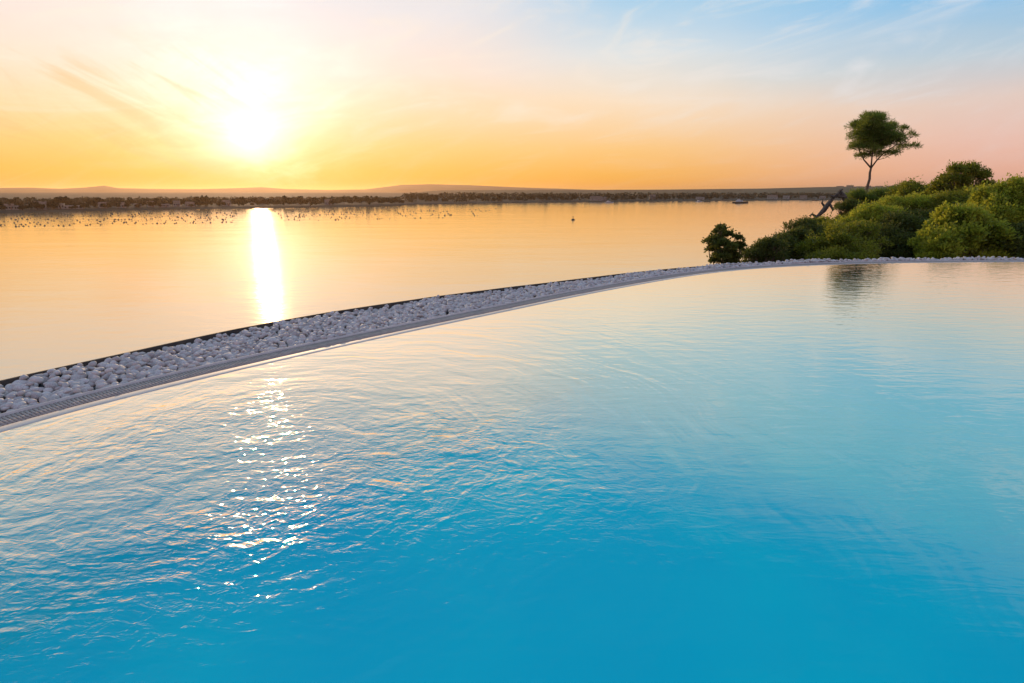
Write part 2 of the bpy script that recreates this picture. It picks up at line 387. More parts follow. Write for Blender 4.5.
m, t, out = mat('pool_water')
pos = t.new('ShaderNodeNewGeometry').outputs['Position']; x_, y_, z_ = t.sep(pos)
CX, CY = -1.5, 3.2
def field():
    wn = t.noise(pos, .9, 2, .5, 0, True); wx, wy, wz = t.sep(wn)
    X = t.m('ADD', t.m('SUBTRACT', x_, CX), t.m('MULTIPLY', t.m('SUBTRACT', wx, .5), .9))
    Y = t.m('ADD', t.m('SUBTRACT', y_, CY), t.m('MULTIPLY', t.m('SUBTRACT', wy, .5), .9))
    r = t.m('SQRT', t.m('ADD', t.m('MULTIPLY', X, X), t.m('MULTIPLY', Y, Y)))
    # unit direction keeps the pattern seamless round the centre
    ux = t.m('DIVIDE', X, t.m('MAXIMUM', r, .05)); uy = t.m('DIVIDE', Y, t.m('MAXIMUM', r, .05))
    return r, ux, uy
r, ux, uy = field()
def polar(fr_, ft, det, z=0.0):
    return t.noise(t.xyz(t.m('MULTIPLY', ux, ft), t.m('MULTIPLY', uy, ft), t.m('ADD', t.m('MULTIPLY', r, fr_), z)), 1.0, det, .55)
a = polar(5.5, 2.2, 2.0); bb = polar(2.2, 1.6, 2.0, 40.0); cc = polar(14.0, 7.0, 2.0, 9.0)
chop = t.noise(t.xyz(t.m('MULTIPLY', x_, 12.0), t.m('MULTIPLY', y_, 17.0), 0), 1.0, 3, .62, .6)
chop2 = t.noise(t.xyz(t.m('MULTIPLY', x_, 2.6), t.m('MULTIPLY', y_, 4.0), 5.0), 1.0, 3, .6, .8)
patch = t.noise(pos, .55, 2)
near_c = t.ss(r, 3.1, .5)                    # choppy by the inlet, calm far off
core = t.ss(r, .25, 1.1); mid_c = t.m('MULTIPLY', t.ss(r, 5.5, 1.0), core)
near_c = t.m('MULTIPLY', t.m('MULTIPLY', near_c, t.ss(patch, .30, .6, .45, 1.15)), t.ss(y_, 4.9, 2.3, .30, 1.6))
h = t.m('ADD', t.m('MULTIPLY', t.m('MULTIPLY', a, mid_c), .011), t.m('MULTIPLY', t.m('MULTIPLY', bb, mid_c), .008))
h = t.m('ADD', h, t.m('MULTIPLY', t.m('MULTIPLY', t.m('MULTIPLY', cc, core), near_c), .0065))
h = t.m('ADD', h, t.m('MULTIPLY', t.m('MULTIPLY', chop, near_c), .0062))
h = t.m('ADD', h, t.m('MULTIPLY', t.m('MULTIPLY', chop2, t.m('MULTIPLY_ADD', near_c, .96, .04)), .0125))
far_s = t.noise(t.xyz(t.m('MULTIPLY', x_, 2.6), t.m('MULTIPLY', y_, 8.0), 2.0), 1.0, 3, .6, .3)
h = t.m('ADD', h, t.m('MULTIPLY', far_s, .0033))
b = t.new('ShaderNodeBump'); b.inputs['Strength'].default_value = 1.0; b.inputs['Distance'].default_value = 1.0; t.set(b.inputs['Height'], h)
fr = t.new('ShaderNodeLayerWeight'); fr.inputs[0].default_value = .5; t.l.new(b.outputs[0], fr.inputs['Normal'])
gl = t.new('ShaderNodeBsdfGlossy'); gl.inputs['Color'].default_value = (1, .885, .70, 1); gl.inputs['Roughness'].default_value = .05; t.l.new(b.outputs[0], gl.inputs['Normal'])
tr = t.new('ShaderNodeBsdfTransparent'); tr.inputs[0].default_value = (.06, .965, .965, 1)
mx = t.new('ShaderNodeMixShader'); t.set(mx.inputs[0], t.ss(fr.outputs['Facing'], .45, .785, .016, .97))
t.l.new(tr.outputs[0], mx.inputs[1]); t.l.new(gl.outputs[0], mx.inputs[2]); t.l.new(mx.outputs[0], out.inputs[0])
o = put('pool_water', [(p[0], p[1], 0.0) for p in poly][::-1], [list(range(nP))], m); struct(o)
if o.data.polygons[0].normal.z < 0: o.data.flip_normals()

# deck behind the photographer
M_deck = simple('pale_deck_stone', (.38,.34,.30), (.46,.42,.37), 4, .7, .002)
mb = MB(); mb.box((9.5, -6.2, -.14), (36, 14.2, .32)); struct(mb.build('pool_deck', M_deck))

# ------------------------------------------------------------------ headland under the pool
outer = at(S_, 0) + np.stack([np.interp(S_, seg, nor[:, 0]), np.interp(S_, seg, nor[:, 1])], -1)*(width(S_)[:, None] + .25)
fp = np.vstack([outer, [(26, 12), (26, -14), (-9, -14)]])
def inside(X, Y, poly_):
    r_ = np.zeros(X.shape, bool); j = len(poly_)-1
    for i in range(len(poly_)):
        xi, yi = poly_[i]; xj, yj = poly_[j]
        if yi != yj: r_ ^= ((yi > Y) != (yj > Y)) & (X < (xj-xi)*(Y-yi)/(yj-yi)+xi)
        j = i
    return r_
def smooth_noise(X, Y, sc, seed=0, oct_=4):
    r_ = np.random.default_rng(seed); out_ = np.zeros(X.shape); a_ = 1.0
    for o2 in range(oct_):
        for _ in range(3):
            th = r_.uniform(0, 6.28); f_ = sc*2**o2*r_.uniform(.7, 1.3)
            out_ += a_/3*np.sin((X*math.cos(th)+Y*math.sin(th))*f_ + r_.uniform(0, 6.28))
        a_ *= .5
    return out_
def ground_z(X, Y):
    rr = np.hypot(X, Y); azp = np.arctan2(X, Y)
    mm = rr*np.sin(R(31)-azp)
    mm = np.where(azp < R(31-90), rr, mm); mm = np.where(azp < R(-150), -rr*.2, mm)
    z = -.62 - .058*np.maximum(rr-14, 0) - .75*np.maximum(mm-1.2, 0) - .4*np.maximum(rr-85, 0)
    return np.maximum(z + .18*smooth_noise(X, Y, .5, 3), SEA-3)
g = np.arange(-60, 130, .8); GX, GY = np.meshgrid(g, g); GZ = ground_z(GX, GY)
ins = inside(GX, GY, fp)
GZ = np.where(ins, np.minimum(GZ, -2.4), GZ)
n = len(g); ii = np.arange(n*n).reshape(n, n)
F = np.stack([ii[:-1, :-1], ii[:-1, 1:], ii[1:, 1:], ii[1:, :-1]], -1).reshape(-1, 4)
M_ground = simple('dry_headland_soil', (.09,.075,.04), (.17,.14,.085), .8, .9, .05)
struct(put('headland', np.c_[GX.ravel(), GY.ravel(), GZ.ravel()], F, M_ground, None, True))

# ------------------------------------------------------------------ foliage
M_bark = simple('pine_bark', (.10,.065,.045), (.22,.15,.10), 8, .9, .01)
M_dead = simple('dead_grey_wood', (.05,.035,.025), (.16,.12,.09), 9, .9, .01)
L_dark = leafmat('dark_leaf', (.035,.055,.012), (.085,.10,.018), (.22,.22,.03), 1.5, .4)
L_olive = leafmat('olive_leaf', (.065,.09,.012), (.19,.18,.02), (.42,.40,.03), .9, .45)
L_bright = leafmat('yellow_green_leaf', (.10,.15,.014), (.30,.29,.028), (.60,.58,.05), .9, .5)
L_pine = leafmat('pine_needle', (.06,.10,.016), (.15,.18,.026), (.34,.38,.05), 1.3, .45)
L_far = leafmat('far_tree_leaf', (.014,.018,.009), (.038,.036,.016), (.04,.03,.012), .12, .2)

def leaves(points, normals, size, r_, aspect=.5, spread=.8):
    """one quad leaf per point"""
    n = len(points); d_ = normals + r_.normal(size=(n, 3))*spread; d_ /= np.linalg.norm(d_, axis=1)[:, None]
    q = r_.normal(size=(n, 3)); s_ = np.cross(d_, q); s_ /= np.linalg.norm(s_, axis=1)[:, None]
    L = (size*r_.uniform(.6, 1.3, n))[:, None]; Wd = L*aspect
    V = np.stack([points, points + d_*L*.5 + s_*Wd*.5, points + d_*L, points + d_*L*.5 - s_*Wd*.5], 1).reshape(-1, 3)
    return V, np.arange(n*4).reshape(n, 4)
def clump_points(blobs, tufts, per, r_, tuft_r, gap=.12, down=.35):
    """blobs: (centre, radii). Leaves grow in distinct rounded sprays set on the outside of every blob, with holes between."""
    tufts = int(tufts/2.6); per = int(per*1.7); tuft_r = tuft_r*1.4
    vol = np.array([np.prod(b_[1])**(2/3) for b_ in blobs]); cnt = np.maximum(3, (tufts*vol/vol.sum()).astype(int))
    P_, N_ = [], []
    for (c_, rd), k_ in zip(blobs, cnt):
        rd = np.maximum(np.array(rd) - tuft_r*.55, np.array(rd)*.45)
        d_ = r_.normal(size=(k_, 3)); d_ /= np.linalg.norm(d_, axis=1)[:, None]
        d_[:, 2] = np.where(d_[:, 2] < -down, -d_[:, 2], d_[:, 2])
        rr = r_.uniform(.45, 1.0, k_)**.5 * r_.uniform(.8, 1.22, k_)
        tp = np.array(c_) + d_*rd*rr[:, None]
        keep = r_.random(k_) > gap; keep[0] = True; tp, d2 = tp[keep], d_[keep]; sz = r_.uniform(.55, 1.35, (len(tp), 1, 1))
        dd = r_.normal(size=(len(tp), per, 3)); dd /= np.linalg.norm(dd, axis=2)[..., None]
        dd[..., 2] = np.where(dd[..., 2] < -.25, -dd[..., 2]*.6, dd[..., 2])
        pts = tp[:, None, :] + dd*tuft_r*sz*np.array([1.0, 1.0, .88])*r_.uniform(.35, 1, (len(tp), per, 1))**.5 + d2[:, None, :]*tuft_r*sz*r_.uniform(0, .5, (len(tp), per, 1))
        P_.append(pts.reshape(-1, 3)); N_.append((dd + d2[:, None, :]*.4 + np.array([0, 0, .25])).reshape(-1, 3))
        ns = max(2, k_//3); i_ = r_.integers(0, len(tp), ns); ax = d2[i_]*.7 + np.array([0, 0, .7]) + r_.normal(size=(ns, 3))*.35
        ax /= np.linalg.norm(ax, axis=1)[:, None]; ln = tuft_r*r_.uniform(1.0, 2.1, ns)          # upright sprigs breaking the outline
        u_ = r_.uniform(.2, 1, (ns, 14, 1)); q_ = tp[i_][:, None, :] + ax[:, None, :]*ln[:, None, None]*u_ + r_.normal(size=(ns, 14, 3))*tuft_r*.16
        P_.append(q_.reshape(-1, 3)); N_.append((np.repeat(ax[:, None, :], 14, 1) + r_.normal(size=(ns, 14, 3))*.5).reshape(-1, 3))
    return np.vstack(P_), np.vstack(N_)
def plant(name, base, blobs, lm, label, cat, group=None, tufts=500, per=26, leaf=.07, tuft_r=.16, seed=1, stem_r=.06, aspect=.5, gap=.12, fork=None, crown_name='crown', trunk_name='trunk', skirt=False, split=0, limbs=None, trunk_pts=None):
    """blobs and fork in world metres; base on the ground"""
    r_ = np.random.default_rng(seed); base = np.array(base, float)
    if split:                                  # break every lump into smaller uneven ones
        r3 = np.random.default_rng(seed+900); nb_ = []
        for c_, rd in blobs:
            rd = np.array(rd); nb_.append((c_, rd*.62))
            for _ in range(split):
                d_ = r3.normal(size=3); d_ /= np.linalg.norm(d_); d_[2] = abs(d_[2])*.9 - .15; k_ = r3.uniform(.2, .55)
                nb_.append((np.array(c_) + d_*rd*r3.uniform(.45, .95), np.array([1, 1, r3.uniform(.8, 1.3)])*min(rd[0], rd[2]*1.3)*k_))
        blobs = nb_; tufts = int(tufts*1.15)
    if skirt:
        r2 = np.random.default_rng(seed+500); ex = []
        for c_, rd in blobs:
            zz = base[2] + .25
            while zz < c_[2] - rd[2]*.7:
                ex.append((np.array([c_[0]+r2.normal()*.2, c_[1]+r2.normal()*.2, zz]), (rd[0]*.8, rd[1]*.8, max(rd[2]*.6, .35)))); zz += max(rd[2]*.9, .5)
        tufts = int(tufts*(1 + .5*len(ex)/len(blobs))); blobs = list(blobs) + ex
    root = empty(name, base); tag(root, label, cat, group)
    bl = [(np.array(c_)-base, rd) for c_, rd in blobs]
    pts, nr = clump_points(bl, tufts, per, r_, tuft_r, gap)
    V, F = leaves(pts, nr, leaf*1.35, r_, aspect)
    put(crown_name, V, F, lm, root)
    mb = MB(); fk = np.array(fork)-base if fork is not None else np.array([0, 0, .25])
    if trunk_pts is not None:
        tp_ = [np.array(q)-base for q in trunk_pts]; tp_ = [np.array([0, 0, -.5])] + tp_; fk = tp_[-1]
        mb.tube(tp_, list(np.linspace(stem_r*1.3, stem_r*.75, len(tp_))), 9)
    elif fork is not None:
        npt = 7; ps = [np.array([0, 0, -.4])*(1-u_) + fk*u_ + np.array([math.sin(u_*6+seed)*.05, math.cos(u_*4)*.04, 0])*(1-u_)*u_*stem_r*34 for u_ in np.linspace(0, 1, npt)]
        mb.tube(ps, list(np.linspace(stem_r*1.35, stem_r*.8, npt)), 9)
    else:
        mb.tube([(0, 0, -.5), fk*.5, fk], [stem_r*1.3, stem_r, stem_r*.9], 7)
    hubs = [fk]
    for lm_ in (limbs or []):
        lp = [fk] + [np.array(q)-base for q in lm_]; mb.tube(lp, list(np.linspace(stem_r*.62, stem_r*.25, len(lp))), 7); hubs += lp[1:]
    for c_, rd in bl:
        c_ = np.array(c_); fk = min(hubs, key=lambda q: np.linalg.norm(q-c_) + (.8 if q[2] > c_[2] else 0))
        kk = .6 if limbs else 1.0
        mid_ = fk*.45 + c_*.55 + np.array([0, 0, -.12*np.linalg.norm(c_-fk)]) + r_.normal(size=3)*.04
        mb.tube([fk, mid_, c_, c_ + (c_-fk)*.08], [stem_r*.5*kk, stem_r*.3*kk, stem_r*.15, stem_r*.06], 5)
        for _ in range(4):
            d_ = r_.normal(size=3); d_ /= np.linalg.norm(d_); d_[2] = abs(d_[2])*.7
            mb.tube([mid_*.4+c_*.6, c_ + d_*np.array(rd)*.45, c_ + d_*np.array(rd)*.7], [stem_r*.25, stem_r*.14, stem_r*.05], 4)
    mb.build(trunk_name, M_bark, root, True)
    return root
def B(px, py, F_, rx, ry=None, rz=None):
    """a foliage lump centred at pixel (px,py) at F_ metres, radii given in pixels at that distance"""
    sc = math.hypot(F_, 0)/F_PX*1.02; ry = ry or rx
    return (P(px, py, F_), (rx*sc, (rz or rx)*sc, ry*sc))
def B2(px, py, F_, *a): return B(px, py, F_*1.85, *a)
def gbase(px, F_):
    p_ = P(px, 260, F_); return (p_[0], p_[1], float(ground_z(np.array([p_[0]]), np.array([p_[1]]))[0]))

# lone pine
FP = 62.0
pine = [B(861,139,62,10,8), B(873,124,61,11,8), B(885,132,62,9,7), B(858,128,63,7,6), B(855,149,61.5,6,4), B(864,157,62.5,6,3), B(898,139,61,8,4), B(907,148,62,8,2.2), B(902,130,63,4.5,2.6), B(911,137,62,3.5,2), B(881,148,62.6,8,5), B(868,150,61.4,9,4), B(876,156,62,6,2.5), B(892,154,61.5,7,2.2), B(872,141,63,10,7), B(893,126,63,4,3), B(866,119,62,5,4), B(879,117,62,4,3), B(866,146,62,10,8), B(880,142,62,10,9), B(892,144,62,8,6), B(868,133,62,12,9), B(883,139,61.5,11,8)]
fork = P(870.5, 168, FP)
plant('pine_tree', gbase(868, FP), pine, L_pine, 'lone pine with a bare slender trunk and windswept crown above the shrubs', 'tree', None, 1500, 34, .25, .27, 11, .14, .14, .08, fork,
      limbs=[[P(864,160,FP), P(859,150,62.3), P(860,139,62)], [P(872,157,61.7), P(874,145,61.6), P(873,130,61.5)], [P(877,160,62.3), P(885,152,62), P(896,145,61.8), P(906,142,62)]],
      trunk_pts=[P(868,212,FP), P(867,202,FP), P(866.3,194,FP), P(867.5,186,FP), P(869.6,179,FP), P(869.8,173,FP), P(871,168,FP)])

# the small dark shrub standing alone by the stones
F1 = 20.5
plant('shrub', gbase(725, F1), [B(721,230,F1,4.5,4), B(716,241,F1,7,5), B(727,237,21.0,6,4), B(737,240,F1,4.5,4), B(724,247,20.2,12,5), B(736,250,F1,6,5), B(713,251,20.7,6,4), B(725,256,20.6,12,5), B(708,244,20.4,3,3), B(742,247,20.5,3,3), B(718,234,20.9,5,3), B(718,262,20.3,7,4), B(728,263,20.5,8,4), B(736,260,20.6,6,4), B(722,258,20.0,7,4)],
      L_dark, 'small dark green shrub standing alone against the water behind the stones', 'shrub', None, 760, 24, .07, .085, 21, .045, .55, .25)

K = 1.85
def shrub(px, F_, blobs, lm, label, seed, tufts, leaf=.07, tr_=.15, aspect=.45, group='shrubs on the headland behind the pool', **kw):
    return plant('shrub', gbase(px, F_*K), blobs, lm, label, 'shrub', group, int(tufts*1.4), 26, leaf*1.5, tr_*1.8, seed, .08, aspect, .16, skirt=F_ < 18.5, split=9, **kw)
shrub(757, 14.5, [B2(752,255,14.5,9,6), B2(763,250,14.6,9,8), B2(772,247,14.5,9,10)], L_dark, 'low dark shrub at the left foot of the hedge, next to the lone small shrub', 31, 300, .05, .09)
shrub(783, 15.5, [B2(782,247,15.5,12,12), B2(793,241,16,11,12), B2(776,253,15.2,12,8)], L_dark, 'dark olive shrub with spiky tips, second clump from the left on the headland', 32, 500, .06, .11)
shrub(806, 18, [B2(803,231,18,12,12), B2(813,240,17.5,14,14), B2(800,245,17,12,12)], L_dark, 'dark shrub on the slope below the bare bent branch', 33, 650, .06, .13)
shrub(829, 21, [B2(822,230,21,10,9), B2(832,236,20,14,12), B2(818,240,19.5,10,10)], L_olive, 'olive shrub just below and left of the bare bent branch', 34, 700, .065, .15)
shrub(846, 23, [B2(846,211,23,9,8), B2(851,218,23,10,8), B2(843,221,23,6,5)], L_dark, 'small round dark shrub under the arch of the bare branch', 35, 450, .06, .13)
shrub(853, 25, [B2(856,199,26,8,7), B2(864,204,26,9,8)], L_pine, 'dark young pine like shrub left of the pine trunk', 36, 350, .09, .15, .2)
shrub(838, 15, [B2(834,246,15,24,14), B2(856,241,15.4,22,18), B2(815,253,15,14,9), B2(848,252,14.6,24,10), B2(828,261,14.2,16,6), B2(846,262,14.0,16,6), B2(864,261,14.2,14,6)], L_olive, 'broad low olive shrub directly behind the stones below the pine', 37, 1100, .06, .13)
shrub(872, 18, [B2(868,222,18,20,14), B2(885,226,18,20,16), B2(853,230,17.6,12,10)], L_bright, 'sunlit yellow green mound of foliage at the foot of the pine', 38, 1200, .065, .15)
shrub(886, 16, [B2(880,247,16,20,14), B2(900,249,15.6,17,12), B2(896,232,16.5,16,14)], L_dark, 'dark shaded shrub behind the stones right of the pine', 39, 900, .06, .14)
shrub(884, 26, [B2(883,198,26,10,6), B2(896,195,26,9,7), B2(875,201,26,7,6)], L_pine, 'dark feathery shrub on the skyline just right of the pine trunk', 40, 500, .09, .16, .2)
shrub(912, 24, [B2(910,190,24,9,6), B2(905,197,24,12,7), B2(920,196,24,9,7)], L_olive, 'olive shrub on the skyline midway between the pine and the branching tree', 41, 600, .07, .17)
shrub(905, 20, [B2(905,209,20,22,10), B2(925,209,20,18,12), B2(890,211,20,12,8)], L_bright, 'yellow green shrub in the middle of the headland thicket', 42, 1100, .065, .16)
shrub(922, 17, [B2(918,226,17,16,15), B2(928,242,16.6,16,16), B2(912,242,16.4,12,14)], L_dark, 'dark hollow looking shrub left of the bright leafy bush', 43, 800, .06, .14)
plant('tree', gbase(960, 22*K), [B2(947,181,22,7,4), B2(956,173,22,6,5), B2(968,172,22.3,6,5), B2(978,178,22,6,5), B2(938,187,22,7,3), B2(963,184,22,9,6), B2(984,188,22,5,4), B2(983,178,22,3,3), B2(950,194,22,13,6), B2(976,194,22,11,6), B2(933,193,22.2,6,3), B2(962,201,22,18,7)],
      L_olive, 'small rounded branching tree rising above the thicket, right of the lone pine', 'tree', None, 1800, 26, .105, .27, 44, .12, .45, .2, P(960, 203, 22*K), split=3)
shrub(965, 18, [B2(950,208,19,18,12), B2(972,207,19,18,12), B2(960,222,18,22,14)], L_olive, 'olive shrub below the branching tree', 45, 1200, .065, .16)
shrub(957, 14.6, [B2(948,243,14.6,22,15), B2(966,228,15,18,16), B2(938,252,14.4,16,8), B2(982,240,15,20,18), B2(948,222,15.2,12,10)], L_bright, 'bright yellow green leafy bush right behind the stones at the right', 46, 1500, .075, .13, .6)
shrub(1004, 16, [B2(1002,204,16.4,20,14), B2(1018,196,16.4,18,14), B2(1034,202,16.4,22,16), B2(1010,222,16,28,18), B2(1040,230,16,24,26)], L_bright, 'tall green bush at the right edge of the photo', 47, 1900, .075, .15, .55)
shrub(1012, 14.8, [B2(1003,247,14.8,18,12), B2(1024,244,14.8,20,14), B2(1046,244,14.8,20,16)], L_dark, 'dark low shrub behind the stones at the far right', 48, 900, .07, .13)
shrub(1080, 17, [B2(1075,205,17,26,18), B2(1068,230,16,24,24), B2(1095,232,17,30,26)], L_olive, 'olive shrub beyond the right edge bush', 49, 900, .09, .16)

# bare bent branch
F3 = 46.0
br_ = empty('dead_tree', P(853, 214, F3)); tag(br_, 'bare grey dead tree bent into an arch on the headland skyline', 'dead tree')
o0 = np.array(P(853, 214, F3))
def rp(l, dz=0.0): return [P(a_, b_, F3+dz) - o0 for a_, b_ in l]
mb = MB(); mb.tube(rp([(853,214),(848,205),(844,197),(839,190.5)]), [.17,.2,.22,.12], 7)
mb.tube(rp([(840,192),(834,197),(829,203),(824,210),(817,217),(808,222),(800,229)], -.2), [.12,.10,.17,.2,.12,.08,.04], 7)
mb.build('trunk', M_dead, br_, True)
mb = MB()
for l in ([(836,196),(843,197),(848,200)],[(829,203),(833,210),(831,213)],[(826,208),(822,203),(823,199)],[(840,191),(843,189)],[(817,217),(812,214),(809,216)],[(811,220),(803,221),(799,226)],[(834,197),(830,195)]):
    mb.tube(rp(l, random.uniform(-.4, .3)), [.12, .08, .03][:len(l)] if len(l) == 3 else [.12, .04], 5)
mb.build('twigs', M_dead, br_, True)

# ------------------------------------------------------------------ far shore land and hills
shore = [(-420,222),(-250,219),(-100,216),(0,213.5),(100,211),(200,209),(260,208.3),(320,207.5),(380,206.6),(402,205.8),(406,204.8),(430,204.2),(500,203.2),(600,202),(720,200.8),(840,199.8),(1024,198.6),(1250,197.6),(1500,197)]
sh = np.array([S(*q)[:2] for q in shore]); sh_az = np.arctan2(sh[:, 0], sh[:, 1]); sh_r = np.hypot(sh[:, 0], sh[:, 1])
def shore_r(a_): return np.interp(a_, sh_az, sh_r)
def px_az(px, py=200): x, y, z = ray(px, py); return math.atan2(x, y)
AZ = np.linspace(sh_az[0], sh_az[-1], 900)
wob = 5*smooth_noise(AZ*400, AZ*0, .8, 5, 3)
prof = [(0, -.6), (3, .3), (9, 1.1), (25, 1.7), (70, 2.6), (180, 4.2), (500, 6.5), (1200, 9), (2600, 11), (6500, 14)]
V = []
for o_, z in prof:
    rr = shore_r(AZ) + wob*min(1, .4+o_/50) + o_
    V.append(np.c_[np.sin(AZ)*rr, np.cos(AZ)*rr, SEA + z + .25*z/3*smooth_noise(AZ*rr, rr, .03, 9)*(z > 1)])
V = np.vstack(V); n = len(AZ); a_ = np.arange(n-1)
F = np.vstack([np.stack([j*n+a_, j*n+a_+1, (j+1)*n+a_+1, (j+1)*n+a_], 1) for j in range(len(prof)-1)])
M_land = simple('coastal_scrub', (.035,.028,.018), (.10,.075,.045), .02, .95, 0, .2)
struct(put('far_shore_ground', V, F, M_land, None, True))
def land_z(a_, o_):
    return SEA + float(np.interp(o_, [p_[0] for p_ in prof], [p_[1] for p_ in prof]))
def ridge(name, crest, D, mt, rough, rise=900, seed=1, base=6):
    cr = np.array(crest, float); A = np.linspace(px_az(cr[0, 0], 190), px_az(cr[-1, 0], 190), 700)
    pxs = np.array([px_az(q, 190) for q in cr[:, 0]])
    # elevation above the horizontal of each crest point
    ee = np.array([math.atan2(ray(a1, b1)[2], math.hypot(*ray(a1, b1)[:2])) for a1, b1 in cr])
    e_ = np.interp(A, pxs, ee); top = CAM_H + D*np.tan(e_) + rough*smooth_noise(A*D, A*0, .006, seed, 5)
    V = []
    for u_ in np.linspace(0, 1, 12):
        rr = D - rise*(1-u_); zz = (SEA + base)*(1-u_**.8) + top*u_**.8
        V.append(np.c_[np.sin(A)*rr, np.cos(A)*rr, zz + rough*.8*math.sin(u_*3.14)*smooth_noise(A*D, A*0+u_*rise, .008, seed+3, 4)])
    V.append(np.c_[np.sin(A)*(D+rise), np.cos(A)*(D+rise), np.full(len(A), SEA-2.0)])
    V = np.vstack(V); n = len(A); a2 = np.arange(n-1)
    F = np.vstack([np.stack([j*n+a2, j*n+a2+1, (j+1)*n+a2+1, (j+1)*n+a2], 1) for j in range(12)])
    return struct(put(name, V, F, mt, None, True))
M_hill = simple('far_hill_scrub', (.05,.05,.03), (.12,.10,.06), .006, .95, 0, .1)
M_hill2 = simple('near_hill_scrub', (.04,.042,.024), (.13,.11,.065), .012, .95, 0, .1, detail=8)
ridge('far_hills', [(-500,190),(-300,187),(-100,188.5),(0,188),(30,187.6),(60,188.8),(85,187.6),(105,185.6),(118,188),(150,189),(200,189.2),(240,188),(262,187.2),(285,189),(330,190),(365,189.4),(385,187),(402,184.8),(430,184.2),(470,185.2),(520,187.4),(600,190),(800,190.5),(1100,190),(1400,190)], 7200, M_hill, 1.0, 1500, 2)
ridge('low_hills', [(395,197),(410,194),(425,191.5),(442,190.3),(480,190),(520,190),(600,189.8),(650,189.6),(700,189.2),(760,188.5),(810,187.2),(850,186.4),(900,186.3),(935,186.5),(985,184),(1024,184.5),(1100,184),(1300,187),(1500,189)], 2900, M_hill2, .9, 1000, 8)

# far trees
def far_tree_mesh(seed, Hh, Wd, nl=260, conifer=False):
    r_ = np.random.default_rng(seed); bl = []
    if conifer:
        for i in range(5): u_ = i/4; bl.append((np.array([0, 0, Hh*(.25+.65*u_)]), (Wd*.5*(1-u_*.75), Wd*.5*(1-u_*.75), Hh*.16)))
    else:
        for i in range(6): bl.append((np.array([r_.normal()*Wd*.2, r_.normal()*Wd*.2, Hh*r_.uniform(.45, .8)]), (Wd*r_.uniform(.22, .36),)*2 + (Hh*r_.uniform(.14, .24),)))
    pts, nr = clump_points(bl, nl//6, 7, r_, .5, .05, .6); V, F = leaves(pts, nr, 1.5, r_, .8, .9)
    mb = MB(); mb.tube([(0, 0, -.6), (.1, 0, Hh*.4), (0, .1, Hh*.75)], [.25, .2, .06], 5)
    return V, F, mb
protos = []
for i, (Hh, Wd, con) in enumerate([(7, 7.5, 0), (6, 8, 0), (8.5, 6.5, 0), (5, 6.5, 0), (9.5, 4.2, 1), (7.5, 9, 0)]):
    V, F, mb = far_tree_mesh(60+i, Hh, Wd, 300, con)
    rt = empty('shore_tree', (0, 0, 0)); put('crown', V, F, L_far, rt); mb.build('trunk', M_bark, rt); protos.append((rt, con))
used = [False]*6
def place_tree(px, off, k_, sc, label, group):
    a_ = px_az(px); rr = float(shore_r(np.array([a_]))[0]) + off
    rt = protos[k_][0] if not used[k_] else copy_tree(protos[k_][0]); used[k_] = True
    rt.location = (math.sin(a_)*rr, math.cos(a_)*rr, land_z(a_, off) - .2); rt.rotation_euler = (0, 0, random.uniform(0, 6.28)); rt.scale = (sc, sc, sc*random.uniform(.85, 1.1))
    rt['category'] = 'tree'; rt['label'] = label; rt['group'] = group
    rt['kind'] = 'thing'
px = -14
while px < 402:
    k_ = random.choice([0, 0, 1, 2, 3, 5, 5]) if random.random() > .06 else 4
    sc = random.uniform(.5, .9)*(1 + .12*(px > 240))
    place_tree(px, random.choice([random.uniform(12, 26), random.uniform(30, 75)]), k_, sc, 'slim pointed dark tree in the belt along the near left shore' if k_ == 4 else 'dark bushy tree in the belt along the near left shore', 'pointed trees on the left shore' if k_ == 4 else 'bushy trees on the left shore')
    px += random.uniform(1.9, 3.8)
for px in (58, 60.5, 63, 92, 100, 200, 206, 315, 299):
    place_tree(px, random.uniform(30, 60), random.choice([0, 2, 5]), random.uniform(.95, 1.15), 'taller dark tree rising above the belt on the left shore', 'taller trees on the left shore')
px = 408
while px < 860:
    place_tree(px, random.uniform(15, 90), random.choice([0, 1, 2, 3, 5]), random.uniform(.7, 1.15), 'small hazy tree on the distant shore beyond the spit', 'trees on the distant right shore')
    px += random.uniform(4.5, 9)
# woods that read as one mass
def wood(name, px0, px1, o0_, o1_, cnt, hh, seed, label):
    r_ = np.random.default_rng(seed); V = []; F = []; nb = 0
    for i in range(cnt):
        a_ = px_az(r_.uniform(px0, px1)); off = r_.uniform(o0_, o1_); rr = float(shore_r(np.array([a_]))[0]) + off
        h_ = hh*r_.uniform(.6, 1.15); c_ = np.array([math.sin(a_)*rr, math.cos(a_)*rr, land_z(a_, off) + h_*.5]); R3 = np.array([h_*.62, h_*.62, h_*.52])
        k2 = 34; d_ = r_.normal(size=(k2, 3)); d_ /= np.linalg.norm(d_, axis=1)[:, None]
        v, f_ = leaves(c_ + d_*R3*r_.uniform(.55, 1, (k2, 1)), d_ + np.array([0, 0, .3]), h_*.38, r_, .9)
        V.append(v); F.append(f_+nb); nb += len(v)
    o = put(name, np.vstack(V), np.vstack(F), L_far); struct(o, 'stuff'); o['label'] = label
wood('shore_woodland', -60, 402, 85, 260, 900, 3.8, 3, 'dark scrub and woodland behind the trees of the left shore')
wood('distant_woodland', 404, 1080, 30, 500, 1500, 6.5, 4, 'hazy woodland along the distant shore')

